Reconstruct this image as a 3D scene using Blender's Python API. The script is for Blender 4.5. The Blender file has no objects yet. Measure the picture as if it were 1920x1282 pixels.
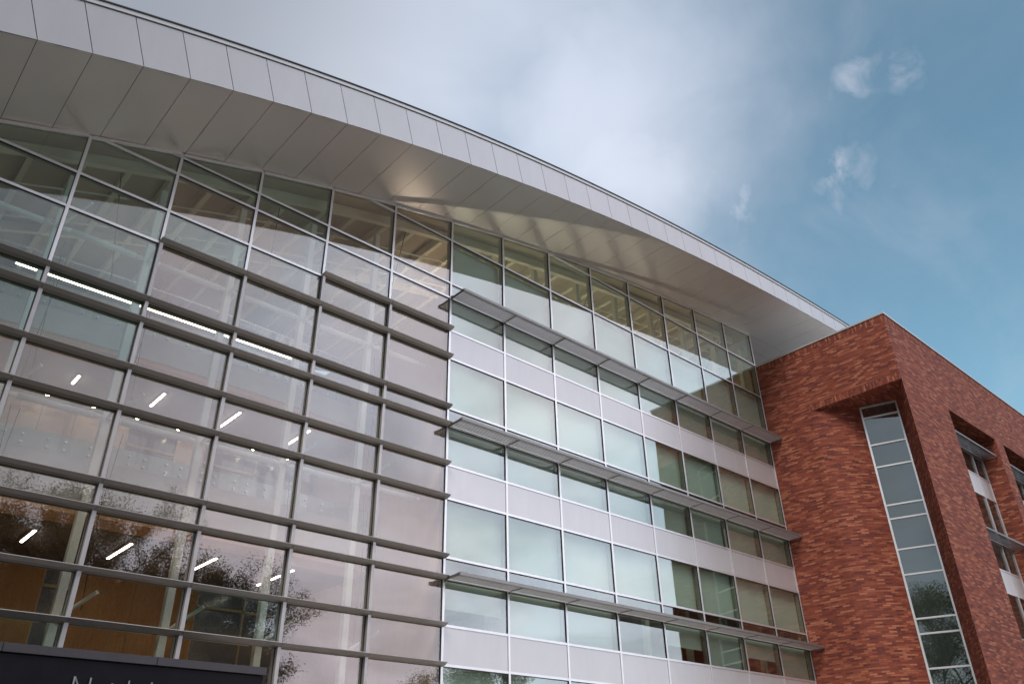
import bpy, bmesh, math, random
import numpy as np
from mathutils import Vector, Matrix

SC = bpy.context.scene
COL = SC.collection

# ------------------------------------------------------------------ camera
CAM = (-12.8849, -16.8660, 1.6)
RR = [[0.7436884919951073, -0.668292491350694, -0.017679730719834696],
      [0.3256121715944408, 0.3851909058244505, -0.8634840356252638],
      [0.5838699689002644, 0.6364064048031117, 0.5040662132517735]]
cd = bpy.data.cameras.new('camera')
cam = bpy.data.objects.new('camera', cd)
COL.objects.link(cam)
mx = Matrix.Identity(4)
for i in range(3):
    mx[i][0] = RR[0][i]
    mx[i][1] = -RR[1][i]
    mx[i][2] = -RR[2][i]
    mx[i][3] = CAM[i]
cam.matrix_world = mx
cd.sensor_width = 36.0
cd.lens = 36.0 * 1510.29 / 1920.0
cd.clip_start = 0.05
cd.clip_end = 3000
SC.camera = cam

SC.view_settings.view_transform = 'Standard'
SC.view_settings.look = 'None'
SC.view_settings.gamma = 1.0
SC.view_settings.exposure = -0.06
SC.render.engine = 'CYCLES'
SC.cycles.use_denoising = True
SC.cycles.max_bounces = 9
SC.cycles.diffuse_bounces = 4
SC.cycles.glossy_bounces = 5
SC.cycles.transparent_max_bounces = 20
SC.cycles.transmission_bounces = 4
SC.cycles.sample_clamp_indirect = 4.0
SC.cycles.caustics_reflective = False
SC.cycles.caustics_refractive = False

# ------------------------------------------------------------------ sun and sky
SUN_EL, SUN_AZ = math.radians(46), math.radians(236)   # azimuth clockwise from +y: the sun stands behind-left of the viewer
sd = Vector((math.sin(SUN_AZ) * math.cos(SUN_EL), math.cos(SUN_AZ) * math.cos(SUN_EL), math.sin(SUN_EL)))
sl = bpy.data.lights.new('sun', 'SUN')
sl.energy = 2.0
sl.angle = math.radians(25)
sl.color = (1.0, 0.94, 0.86)
so = bpy.data.objects.new('sun', sl)
so.rotation_euler = sd.to_track_quat('Z', 'Y').to_euler()
so.location = (0, 0, 60)
COL.objects.link(so)


class NT:
    """tiny helper round a node tree"""
    def __init__(self, tree):
        self.t = tree
        self.n = tree.nodes
        self.l = tree.links

    def node(self, typ, **kw):
        n = self.n.new(typ)
        for k, v in kw.items():
            if k == 'ins':
                for kk, vv in v.items():
                    if hasattr(vv, 'is_output') or isinstance(vv, bpy.types.NodeSocket):
                        self.l.new(vv, n.inputs[kk])
                    else:
                        n.inputs[kk].default_value = vv
            else:
                setattr(n, k, v)
        return n

    def math(self, op, a, b=0.0, c=0.0, clamp=False):
        n = self.node('ShaderNodeMath', operation=op, use_clamp=clamp, ins={0: a, 1: b, 2: c})
        return n.outputs[0]

    def vmath(self, op, a, b=(0, 0, 0)):
        n = self.node('ShaderNodeVectorMath', operation=op, ins={0: a, 1: b})
        return n

    def ramp(self, fac, stops, interp='LINEAR'):
        n = self.node('ShaderNodeValToRGB', ins={0: fac})
        cr = n.color_ramp
        cr.interpolation = interp
        while len(cr.elements) > 1:
            cr.elements.remove(cr.elements[-1])
        cr.elements[0].position = stops[0][0]
        cr.elements[0].color = (*stops[0][1], 1)
        for p, c in stops[1:]:
            e = cr.elements.new(p)
            e.color = (*c, 1)
        return n.outputs[0]

    def mixc(self, fac, a, b, mode='MIX'):
        n = self.node('ShaderNodeMix', data_type='RGBA', blend_type=mode)
        for k, v in ((0, fac), (6, a), (7, b)):
            if isinstance(v, bpy.types.NodeSocket):
                self.l.new(v, n.inputs[k])
            else:
                n.inputs[k].default_value = v if k == 0 else (*v[:3], 1)
        return n.outputs[2]

    def noise(self, vec, scale, detail=4, rough=0.5, dist=0.0):
        n = self.node('ShaderNodeTexNoise', ins={'Scale': scale, 'Detail': detail, 'Roughness': rough, 'Distortion': dist})
        if vec is not None:
            self.l.new(vec, n.inputs['Vector'])
        return n.outputs[0]


W = bpy.data.worlds.new("World")
SC.world = W
W.use_nodes = True
w = NT(W.node_tree)
w.n.clear()
sky = w.node('ShaderNodeTexSky', sky_type='NISHITA', sun_disc=False, sun_elevation=SUN_EL,
             sun_rotation=SUN_AZ, air_density=1.0, dust_density=1.2, ozone_density=1.0)
skyc = w.mixc(1.0, sky.outputs[0], (1.10, 1.36, 1.14), 'MULTIPLY')
tc = w.node('ShaderNodeTexCoord')
d = tc.outputs['Generated']
sep = w.node('ShaderNodeSeparateXYZ', ins={0: d})
zz = w.math('ADD', w.math('MAXIMUM', sep.outputs[2], 0.0), 0.22)
px = w.math('DIVIDE', sep.outputs[0], zz)
py = w.math('DIVIDE', sep.outputs[1], zz)
pl = w.node('ShaderNodeCombineXYZ', ins={0: px, 1: py, 2: 0.0}).outputs[0]
n1 = w.noise(pl, 1.25, 6, 0.5, 0.15)
n2 = w.noise(d, 8.0, 5, 0.5, 0.2)
n3 = w.noise(pl, 0.7, 3, 0.5, 0.2)
n4 = w.noise(d, 24.0, 7, 0.6, 0.6)
# cloud cover thins out towards +x; it is thick over the trees on the sun's side
cov = w.math('MULTIPLY_ADD', sep.outputs[0], -2.3, 1.80)
cov = w.math('ADD', cov, w.math('MULTIPLY', w.math('SUBTRACT', n1, 0.5), 2.3))
n5 = w.noise(d, 4.2, 9, 0.56, 0.35)
veil = w.node('ShaderNodeMapRange', interpolation_type='SMOOTHSTEP', ins={0: n5, 1: 0.42, 2: 0.78, 3: 0.0, 4: 0.32}).outputs[0]
back = w.math('MULTIPLY', w.math('MAXIMUM', w.math('MULTIPLY', sep.outputs[1], -1.0), 0.0), 1.3)
cov = w.math('ADD', cov, back)
cov = w.node('ShaderNodeMapRange', interpolation_type='SMOOTHSTEP', ins={0: cov, 1: -0.15, 2: 1.15, 3: 0.0, 4: 0.95}).outputs[0]
cov = w.math('MAXIMUM', cov, veil)


def puff(c, r, amt, prev, soft=False):
    dd = w.vmath('DISTANCE', d, c).outputs['Value']
    f = w.math('MULTIPLY_ADD', w.math('SUBTRACT', 0.52, n2), 0.22, dd)
    m = w.node('ShaderNodeMapRange', interpolation_type='SMOOTHSTEP', ins={0: f, 1: 0.0, 2: r, 3: amt, 4: 0.0}).outputs[0]
    if soft:
        return w.math('MAXIMUM', prev, m)
    m = w.math('MULTIPLY', m, w.node('ShaderNodeMapRange', interpolation_type='SMOOTHSTEP', ins={0: n4, 1: 0.36, 2: 0.66, 3: 0.12, 4: 1.0}).outputs[0])
    return w.math('MAXIMUM', prev, m)


cov = puff((0.692, 0.208, 0.690), 0.050, 0.62, cov)
cov = puff((0.707, 0.150, 0.691), 0.048, 0.50, cov)
cov = puff((0.742, 0.264, 0.616), 0.062, 0.80, cov)
cov = puff((0.702, 0.362, 0.613), 0.075, 0.62, cov)
cov = puff((0.535, 0.425, 0.730), 0.36, 0.88, cov, True)
cov = puff((0.600, 0.450, 0.660), 0.22, 0.92, cov, True)
# brightness and tone of the cloud itself
dens = w.math('ADD', w.math('MULTIPLY', n1, 0.55), w.math('MULTIPLY', n3, 0.45))
cl = w.ramp(dens, [(0.32, (3.20, 3.55, 4.25)), (0.48, (3.65, 3.95, 4.6)), (0.60, (4.15, 4.4, 4.85)), (0.75, (4.7, 4.8, 5.05))])
hot = w.node('ShaderNodeMapRange', interpolation_type='SMOOTHSTEP', ins={0: w.math('MULTIPLY', sep.outputs[1], -1.0), 1: -0.1, 2: 0.7, 3: 1.0, 4: 2.1}).outputs[0]
cl = w.mixc(1.0, cl, w.node('ShaderNodeCombineXYZ', ins={0: hot, 1: hot, 2: hot}).outputs[0], 'MULTIPLY')
lf = w.node('ShaderNodeMapRange', interpolation_type='SMOOTHSTEP', ins={0: sep.outputs[0], 1: 0.06, 2: 0.46, 3: 0.68, 4: 1.08}).outputs[0]
lb = w.node('ShaderNodeMapRange', interpolation_type='SMOOTHSTEP', ins={0: sep.outputs[0], 1: 0.02, 2: 0.46, 3: 0.42, 4: 1.36}).outputs[0]
isb = w.node('ShaderNodeMapRange', interpolation_type='SMOOTHSTEP', ins={0: sep.outputs[1], 1: 0.15, 2: -0.15, 3: 0.0, 4: 1.0}).outputs[0]
lft = w.node('ShaderNodeMix', data_type='FLOAT', ins={0: isb, 2: lf, 3: lb}).outputs[0]
glow = w.node('ShaderNodeMapRange', interpolation_type='SMOOTHSTEP', ins={0: w.vmath('DISTANCE', d, (0.52, 0.46, 0.715)).outputs['Value'], 1: 0.0, 2: 0.45, 3: 1.38, 4: 1.0}).outputs[0]
lft = w.math('MULTIPLY', lft, glow)
cl = w.mixc(1.0, cl, w.node('ShaderNodeCombineXYZ', ins={0: lft, 1: lft, 2: lft}).outputs[0], 'MULTIPLY')
pk = w.node('ShaderNodeMapRange', interpolation_type='SMOOTHSTEP', ins={0: w.math('ABSOLUTE', w.math('SUBTRACT', sep.outputs[0], 0.46)), 1: 0.26, 2: 0.08, 3: 0.0, 4: 0.45}).outputs[0]
pk = w.math('MULTIPLY', pk, w.math('GREATER_THAN', 0.0, sep.outputs[1]))
cl = w.mixc(pk, cl, w.mixc(1.0, cl, (1.07, 0.95, 0.91), 'MULTIPLY'))
# banks of cloud on the sun's side differ in brightness and tone
n6 = w.noise(pl, 2.3, 6, 0.55, 0.5)
n7 = w.noise(d, 2.6, 4, 0.5, 0.3)
bank = w.node('ShaderNodeMapRange', interpolation_type='SMOOTHSTEP', ins={0: n6, 1: 0.34, 2: 0.66, 3: 0.80, 4: 1.16}).outputs[0]
bankf = w.math('MULTIPLY_ADD', w.math('SUBTRACT', bank, 1.0), isb, 1.0)
cl = w.mixc(1.0, cl, w.node('ShaderNodeCombineXYZ', ins={0: bankf, 1: bankf, 2: bankf}).outputs[0], 'MULTIPLY')
hue = w.ramp(n7, [(0.36, (0.90, 1.01, 1.06)), (0.50, (1.0, 1.0, 1.0)), (0.64, (1.07, 0.97, 0.93))])
cl = w.mixc(isb, cl, w.mixc(1.0, cl, hue, 'MULTIPLY'))
skyc = w.mixc(cov, skyc, cl)
bg = w.node('ShaderNodeBackground', ins={0: skyc, 1: 0.15})
wo = w.node('ShaderNodeOutputWorld')
w.l.new(bg.outputs[0], wo.inputs[0])


# ------------------------------------------------------------------ materials
def newmat(name):
    m = bpy.data.materials.new(name)
    m.use_nodes = True
    t = NT(m.node_tree)
    t.n.clear()
    out = t.node('ShaderNodeOutputMaterial')
    return m, t, out


def pbr(name, col, rough=0.5, metal=0.0, var=0.06, scale=3.0, bump=0.0, bscale=40.0, emit=None, estr=0.0, spec=0.5, streak=0.0):
    m, t, out = newmat(name)
    tcn = t.node('ShaderNodeTexCoord').outputs['Object']
    n = t.noise(tcn, scale, 5, 0.6)
    c = t.ramp(n, [(0.25, tuple(max(0, v * (1 - var)) for v in col)), (0.75, tuple(min(1, v * (1 + var)) for v in col))])
    if streak:
        mp = t.node('ShaderNodeMapping', ins={'Vector': tcn, 'Scale': (2.6, 2.6, 0.5)}).outputs[0]
        sn = t.noise(mp, 1.0, 5, 0.65)
        oi = t.node('ShaderNodeObjectInfo').outputs['Random']
        k1 = t.node('ShaderNodeMapRange', ins={0: sn, 1: 0.35, 2: 0.75, 3: 1.0, 4: 1.0 - streak}).outputs[0]
        k2 = t.math('MULTIPLY', k1, t.math('MULTIPLY_ADD', oi, streak * 0.55, 1.0 - streak * 0.5))
        c = t.mixc(1.0, c, t.node('ShaderNodeCombineXYZ', ins={0: k2, 1: k2, 2: k2}).outputs[0], 'MULTIPLY')
    rv = 0.12 if var > 0.025 else 0.02
    r = t.node('ShaderNodeMapRange', ins={0: t.noise(tcn, scale * 2.3, 4, 0.6), 1: 0.3, 2: 0.7, 3: rough * (1 - rv), 4: min(1, rough * (1 + rv))}).outputs[0]
    p = t.node('ShaderNodeBsdfPrincipled', ins={'Base Color': c, 'Roughness': r, 'Metallic': metal, 'Specular IOR Level': spec})
    if bump:
        b = t.node('ShaderNodeBump', ins={'Strength': bump, 'Distance': 0.01, 'Height': t.noise(tcn, bscale, 4, 0.6)})
        t.l.new(b.outputs[0], p.inputs['Normal'])
    if emit:
        p.inputs['Emission Color'].default_value = (*emit, 1)
        p.inputs['Emission Strength'].default_value = estr
    t.l.new(p.outputs[0], out.inputs[0])
    return m


def glassmat(name, tint, refl, ior=2.3, wav=0.0015):
    m, t, out = newmat(name)
    tcn = t.node('ShaderNodeTexCoord').outputs['Object']
    fr = t.node('ShaderNodeFresnel', ins={'IOR': ior}).outputs[0]
    geo = t.node('ShaderNodeNewGeometry')
    fac = t.node('ShaderNodeMix', data_type='FLOAT', ins={0: geo.outputs['Backfacing'], 2: fr, 3: 0.05}).outputs[0]
    oi = t.node('ShaderNodeObjectInfo').outputs['Random']
    wn = t.node('ShaderNodeTexWhiteNoise', noise_dimensions='1D', ins={'W': oi}).outputs['Color']
    tilt = t.node('ShaderNodeVectorMath', operation='SUBTRACT', ins={0: wn, 1: (0.5, 0.5, 0.5)}).outputs[0]
    tilt = t.node('ShaderNodeVectorMath', operation='SCALE', ins={0: tilt, 'Scale': 0.012}).outputs[0]
    bmp = t.node('ShaderNodeBump', ins={'Strength': 0.35, 'Distance': wav, 'Height': t.noise(tcn, 1.1, 2, 0.4)})
    nm = t.node('ShaderNodeVectorMath', operation='ADD', ins={0: bmp.outputs[0], 1: tilt}).outputs[0]
    nm = t.node('ShaderNodeVectorMath', operation='NORMALIZE', ins={0: nm}).outputs[0]
    gl = t.node('ShaderNodeBsdfGlossy', ins={'Color': (*refl, 1), 'Roughness': 0.010, 'Normal': nm})
    tr = t.node('ShaderNodeBsdfTransparent', ins={'Color': (*tint, 1)})
    mixs = t.node('ShaderNodeMixShader', ins={0: fac, 1: tr.outputs[0], 2: gl.outputs[0]})
    t.l.new(mixs.outputs[0], out.inputs[0])
    return m


def brickmat(name, flip=False, tone=1.0, soldier=False):
    """norman brick, coordinates in metres from the UV layer"""
    m, t, out = newmat(name)
    uv = t.node('ShaderNodeUVMap', uv_map='UVMap').outputs[0]
    bw, bh = (0.295, 0.0677)
    br = t.node('ShaderNodeTexBrick', offset=0.5, offset_frequency=2,
                ins={'Vector': uv, 'Color1': (0, 0, 0, 1), 'Color2': (1, 1, 1, 1), 'Mortar': (0.5, 0.5, 0.5, 1), 'Scale': 1.0,
                     'Mortar Size': 0.005, 'Mortar Smooth': 0.15, 'Bias': 0.0, 'Brick Width': bw, 'Row Height': bh})
    v = t.node('ShaderNodeSeparateColor', ins={0: br.outputs[0]}).outputs[0]
    big = t.noise(uv, 0.55, 4, 0.6)
    v2 = t.math('ADD', v, t.math('MULTIPLY', t.math('SUBTRACT', big, 0.5), 0.35), clamp=True)
    k = tone
    c = t.ramp(v2, [(0.00, (0.120 * k, 0.036 * k, 0.032 * k)), (0.25, (0.185 * k, 0.053 * k, 0.038 * k)), (0.50, (0.240 * k, 0.068 * k, 0.043 * k)),
                    (0.72, (0.285 * k, 0.086 * k, 0.052 * k)), (0.86, (0.350 * k, 0.130 * k, 0.076 * k)), (1.0, (0.425 * k, 0.180 * k, 0.112 * k))])
    fine = t.noise(uv, 60, 3, 0.6)
    c = t.mixc(0.30, c, t.mixc(1.0, c, t.ramp(fine, [(0.3, (0.5, 0.5, 0.5)), (0.7, (1.4, 1.35, 1.3))]), 'MULTIPLY'))
    c = t.mixc(br.outputs['Fac'], c, (0.17 * k, 0.070 * k, 0.055 * k))
    h = t.math('SUBTRACT', t.math('MULTIPLY', fine, 0.25), br.outputs['Fac'])
    bm = t.node('ShaderNodeBump', ins={'Strength': 0.5, 'Distance': 0.006, 'Height': h})
    c = t.mixc(1.0, c, (1.20, 1.06, 1.04), 'MULTIPLY')
    p = t.node('ShaderNodeBsdfPrincipled', ins={'Base Color': c, 'Roughness': 0.78, 'Specular IOR Level': 0.3, 'Normal': bm.outputs[0]})
    t.l.new(p.outputs[0], out.inputs[0])
    return m


def woodmat(name, c1, c2, rough=0.45, plank=0.35, axis=2):
    m, t, out = newmat(name)
    tcn = t.node('ShaderNodeTexCoord').outputs['Object']
    mp = t.node('ShaderNodeMapping', ins={'Vector': tcn, 'Scale': (3, 3, 0.35) if axis == 2 else (0.35, 3, 3)}).outputs[0]
    n = t.noise(mp, 3.0, 6, 0.6, 1.2)
    c = t.ramp(n, [(0.3, c1), (0.7, c2)])
    p = t.node('ShaderNodeBsdfPrincipled', ins={'Base Color': c, 'Roughness': rough})
    t.l.new(p.outputs[0], out.inputs[0])
    return m


M = {}
M['frame'] = pbr('frame_paint', (0.90, 0.88, 0.90), 0.32, 0.6, 0.03)
M['fin'] = pbr('fin_anodised', (0.52, 0.49, 0.49), 0.40, 0.55, 0.05, bump=0.1)
M['shelf'] = pbr('shelf_anodised', (0.42, 0.39, 0.38), 0.42, 0.5, 0.05)
M['mullin'] = pbr('interior_frame', (0.30, 0.31, 0.27), 0.5, 0.2, 0.04)
M['gasket'] = pbr('gasket_rubber', (0.012, 0.012, 0.014), 0.6, 0, 0.1)
M['blade'] = pbr('louvre_aluminium', (0.85, 0.83, 0.85), 0.40, 0.45, 0.04)
M['channel'] = pbr('channel_and_blade_shade', (0.30, 0.29, 0.29), 0.42, 0.5, 0.05)
M['bracket'] = pbr('bracket_steel', (0.22, 0.19, 0.20), 0.45, 0.5, 0.06)
M['glassL'] = glassmat('atrium_glass', (0.96, 0.95, 0.91), (0.99, 0.925, 0.925), 2.62)
M['clear'] = glassmat('balustrade_glass', (0.93, 0.97, 0.95), (1, 1, 1), 1.5)
M['glassT'] = glassmat('atrium_glass_cool', (0.88, 0.95, 0.92), (0.88, 0.95, 0.96), 2.45)
M['glassR'] = glassmat('office_glass', (0.88, 0.94, 0.89), (0.93, 0.98, 0.98), 3.15)
M['spandrel'] = pbr('spandrel_aluminium', (0.75, 0.73, 0.76), 0.36, 0.35, 0.02, 0.9, streak=0.06)
M['fascia'] = pbr('fascia_aluminium', (0.51, 0.50, 0.52), 0.34, 0.5, 0.02, 1.0, streak=0.05)
M['soffit'] = pbr('soffit_aluminium', (0.86, 0.79, 0.79), 0.34, 0.45, 0.008, 0.3)
M['coping'] = pbr('coping_metal', (0.60, 0.59, 0.60), 0.40, 0.4, 0.04)
M['white_roof'] = pbr('white_roof_membrane', (0.62, 0.62, 0.60), 0.7, 0, 0.08)
M['membrane'] = pbr('roof_membrane', (0.030, 0.035, 0.040), 0.6, 0, 0.1)
M['blind'] = pbr('blind_fabric', (0.80, 0.82, 0.80), 0.9, 0, 0.04, 2.0, bump=0.2, bscale=300)
M['steel'] = pbr('white_painted_steel', (0.86, 0.88, 0.84), 0.4, 0, 0.04)
M['cable'] = pbr('dark_cable', (0.03, 0.025, 0.025), 0.4, 0.5)
M['deck'] = pbr('ceiling_deck', (0.46, 0.385, 0.28), 0.7, 0, 0.10, 1.5, bump=0.3)
M['beam'] = pbr('beam_cream_paint', (0.80, 0.75, 0.60), 0.6, 0, 0.05)
M['ceil'] = pbr('plaster_ceiling', (0.62, 0.61, 0.60), 0.7, 0, 0.04)
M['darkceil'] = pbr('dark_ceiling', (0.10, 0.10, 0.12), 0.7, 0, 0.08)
M['slab'] = pbr('bulkhead_paint', (0.74, 0.76, 0.77), 0.6, 0, 0.05)
M['wood'] = woodmat('warm_wood_panel', (0.36, 0.165, 0.055), (0.50, 0.25, 0.10))
M['woodband'] = woodmat('orange_wood_soffit', (0.80, 0.36, 0.13), (0.90, 0.46, 0.18), axis=0)
M['palewood'] = woodmat('pale_partition_panel', (0.60, 0.45, 0.36), (0.67, 0.51, 0.42))
M['greyroom'] = pbr('grey_room_glass', (0.16, 0.18, 0.23), 0.2, 0, 0.1)
M['floor'] = pbr('interior_floor', (0.70, 0.62, 0.52), 0.5, 0, 0.1)
M['tanwall'] = pbr('tan_room_wall', (0.48, 0.38, 0.28), 0.8, 0, 0.1)
M['led'] = pbr('led_diffuser', (0.9, 0.9, 0.9), 0.5, 0, 0.0, emit=(1.0, 0.86, 0.74), estr=13.0)
M['warmled'] = pbr('warm_uplight_lens', (0.9, 0.8, 0.6), 0.5, 0, 0.0, emit=(1.0, 0.85, 0.66), estr=62.0)
M['warmdown'] = pbr('downlight_lens', (0.9, 0.8, 0.6), 0.5, 0, 0.0, emit=(1.0, 0.80, 0.56), estr=95.0)
M['housing'] = pbr('light_housing', (0.5, 0.5, 0.5), 0.5, 0.3)
M['brick'] = brickmat('red_norman_brick')
M['signface'] = pbr('sign_dark_panel', (0.007, 0.006, 0.010), 0.5, 0.0, 0.4, 1.8, bump=0.1, spec=0.2)
M['signcap'] = pbr('sign_cap_metal', (0.085, 0.078, 0.088), 0.42, 0.4, 0.08)
M['letter'] = pbr('brushed_letter', (0.55, 0.55, 0.58), 0.3, 0.8, 0.04)
M['bark'] = pbr('tree_bark', (0.055, 0.042, 0.032), 0.9, 0, 0.3, 4.0, bump=0.6)
M['clip'] = pbr('standoff_steel', (0.75, 0.75, 0.75), 0.3, 0.7)


def leafmat(name, a, b):
    m, t, out = newmat(name)
    oi = t.node('ShaderNodeTexCoord').outputs['Object']
    n = t.noise(oi, 2.4, 3, 0.6)
    c = t.ramp(n, [(0.3, a), (0.7, b)])
    p = t.node('ShaderNodeBsdfPrincipled', ins={'Base Color': c, 'Roughness': 0.7})
    tl = t.node('ShaderNodeBsdfTranslucent', ins={'Color': c})
    ms = t.node('ShaderNodeMixShader', ins={0: 0.45, 1: p.outputs[0], 2: tl.outputs[0]})
    t.l.new(ms.outputs[0], out.inputs[0])
    return m


M['leaf_brown'] = leafmat('autumn_leaves', (0.21, 0.135, 0.045), (0.40, 0.26, 0.085))
M['leaf_green'] = leafmat('green_leaves', (0.065, 0.070, 0.024), (0.15, 0.135, 0.050))


def groundmat():
    m, t, out = newmat('plaza_ground')
    tcn = t.node('ShaderNodeTexCoord').outputs['Object']
    n = t.noise(tcn, 0.08, 6, 0.6)
    c = t.ramp(n, [(0.35, (0.085, 0.080, 0.075)), (0.6, (0.13, 0.12, 0.11))])
    f = t.noise(tcn, 9.0, 5, 0.7)
    c = t.mixc(0.4, c, t.mixc(1.0, c, t.ramp(f, [(0.3, (0.7, 0.7, 0.7)), (0.7, (1.2, 1.2, 1.2))]), 'MULTIPLY'))
    p = t.node('ShaderNodeBsdfPrincipled', ins={'Base Color': c, 'Roughness': 0.85})
    t.l.new(p.outputs[0], out.inputs[0])
    return m


M['ground'] = groundmat()
M['bounce_paving'] = pbr('pale_bounce_paving', (0.68, 0.64, 0.59), 0.85, 0, 0.08, 0.5, bump=0.3)
M['unseen_lawn'] = pbr('unseen_lawn_grass', (0.085, 0.085, 0.040), 0.95, 0, 0.35, 0.6, bump=0.6)


# ------------------------------------------------------------------ mesh helpers
class MB:
    def __init__(self):
        self.v, self.f, self.uv = [], [], []

    def poly(self, pts, uvs=None):
        b = len(self.v)
        self.v += [tuple(p) for p in pts]
        self.f.append(list(range(b, b + len(pts))))
        self.uv.append(uvs if uvs else [(0, 0)] * len(pts))

    def hexa(self, p):
        """eight corners: bottom ring 0-3, top ring 4-7"""
        b = len(self.v)
        self.v += [tuple(q) for q in p]
        for f in ((0, 3, 2, 1), (4, 5, 6, 7), (0, 1, 5, 4), (1, 2, 6, 5), (2, 3, 7, 6), (3, 0, 4, 7)):
            self.f.append([b + i for i in f])
            self.uv.append([(0, 0)] * 4)

    def box(self, x0, x1, y0, y1, z0, z1):
        self.hexa([(x0, y0, z0), (x1, y0, z0), (x1, y1, z0), (x0, y1, z0), (x0, y0, z1), (x1, y0, z1), (x1, y1, z1), (x0, y1, z1)])

    def prism_y(self, poly, y0, y1):
        """poly in (x,z), counter-clockwise seen from -y"""
        n = len(poly)
        b = len(self.v)
        self.v += [(x, y0, z) for x, z in poly] + [(x, y1, z) for x, z in poly]
        self.f.append([b + i for i in range(n)])
        self.f.append([b + n + i for i in reversed(range(n))])
        for i in range(n):
            j = (i + 1) % n
            self.f.append([b + i, b + n + i, b + n + j, b + j])
        self.uv += [[(0, 0)] * len(f) for f in self.f[len(self.uv):]]

    def prism_x(self, prof, x0, x1):
        """profile in (y,z) swept along x"""
        n = len(prof)
        b = len(self.v)
        self.v += [(x0, y, z) for y, z in prof] + [(x1, y, z) for y, z in prof]
        self.f.append([b + i for i in range(n)])
        self.f.append([b + n + i for i in reversed(range(n))])
        for i in range(n):
            j = (i + 1) % n
            self.f.append([b + i, b + n + i, b + n + j, b + j])
        self.uv += [[(0, 0)] * len(f) for f in self.f[len(self.uv):]]

    def prism_z(self, poly, z0, z1):
        n = len(poly)
        b = len(self.v)
        self.v += [(x, y, z0) for x, y in poly] + [(x, y, z1) for x, y in poly]
        self.f.append([b + i for i in reversed(range(n))])
        self.f.append([b + n + i for i in range(n)])
        for i in range(n):
            j = (i + 1) % n
            self.f.append([b + i, b + j, b + n + j, b + n + i])
        self.uv += [[(0, 0)] * len(f) for f in self.f[len(self.uv):]]

    def tube(self, a, c, r0, r1=None, seg=10, caps=True):
        r1 = r0 if r1 is None else r1
        a, c = Vector(a), Vector(c)
        ax = (c - a)
        if ax.length < 1e-6:
            return
        ax.normalize()
        u = ax.orthogonal().normalized()
        vv = ax.cross(u)
        b = len(self.v)
        for p, r in ((a, r0), (c, r1)):
            for k in range(seg):
                t = 2 * math.pi * k / seg
                self.v.append(tuple(p + u * (math.cos(t) * r) + vv * (math.sin(t) * r)))
        for k in range(seg):
            j = (k + 1) % seg
            self.f.append([b + k, b + j, b + seg + j, b + seg + k])
        if caps:
            self.f.append([b + k for k in reversed(range(seg))])
            self.f.append([b + seg + k for k in range(seg)])
        self.uv += [[(0, 0)] * len(f) for f in self.f[len(self.uv):]]

    def build(self, name, mat, parent=None, bevel=0.0, fixn=True, smooth=False):
        me = bpy.data.meshes.new(name)
        root = parent
        off = Vector((0, 0, 0))
        while root is not None:
            off += root.location
            root = root.parent
        loc = Vector((0, 0, 0))
        if parent is None and self.v:
            arr = np.array(self.v)
            loc = Vector(((arr[:, 0].min() + arr[:, 0].max()) / 2, (arr[:, 1].min() + arr[:, 1].max()) / 2, arr[:, 2].min()))
            off = loc
        me.from_pydata([(x - off.x, y - off.y, z - off.z) for x, y, z in self.v], [], self.f)
        uvl = me.uv_layers.new(name='UVMap')
        flat = [c for u in self.uv for q in u for c in q]
        uvl.data.foreach_set('uv', flat)
        if fixn:
            bm = bmesh.new()
            bm.from_mesh(me)
            bmesh.ops.recalc_face_normals(bm, faces=bm.faces)
            bm.to_mesh(me)
            bm.free()
        if smooth:
            for p in me.polygons:
                p.use_smooth = True
        me.materials.append(M[mat])
        o = bpy.data.objects.new(name, me)
        o.location = loc
        if parent:
            o.parent = parent
        COL.objects.link(o)
        if bevel:
            md = o.modifiers.new('bevel', 'BEVEL')
            md.width = bevel
            md.segments = 1
            md.limit_method = 'ANGLE'
        return o


def thing(name, label, cat, loc=(0, 0, 0), group=None):
    o = bpy.data.objects.new(name, None)
    o.location = loc
    COL.objects.link(o)
    o['label'] = label
    o['category'] = cat
    if group:
        o['group'] = group
    return o


# ------------------------------------------------------------------ ground
g = MB()
g.poly([(-900, -900, 0), (900, -900, 0), (900, 900, 0), (-900, 900, 0)])
go = g.build('ground', 'ground', fixn=False)
go['kind'] = 'structure'

g = MB()
g.poly([(-3.5, -24, 0.004), (17, -24, 0.004), (17, 0.1, 0.004), (-3.5, 0.1, 0.004)])  # unseen pale ground, added to bounce light up to the soffit
go = g.build('bounce_pavement', 'bounce_paving', fixn=False)
go['kind'] = 'structure'
for nm, pts in (('unseen_lawn', [(17.01, -6.2), (120, -6.2), (120, -24), (17.01, -24)]), ('unseen_lawn', [(6, -24.01), (120, -24.01), (120, -160), (6, -160)]), ('unseen_lawn', [(-160, -160), (-19, -160), (-19, 30), (-160, 30)]), ('unseen_lawn', [(-19, -160), (6, -160), (6, -36), (-19, -36)])):
    g = MB()
    g.poly([(x, y, 0.004) for x, y in pts])  # unseen dark ground, laid out to cut bounce light on soffit and brick
    go = g.build(nm, 'unseen_lawn', fixn=False)
    go['kind'] = 'structure'

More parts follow.
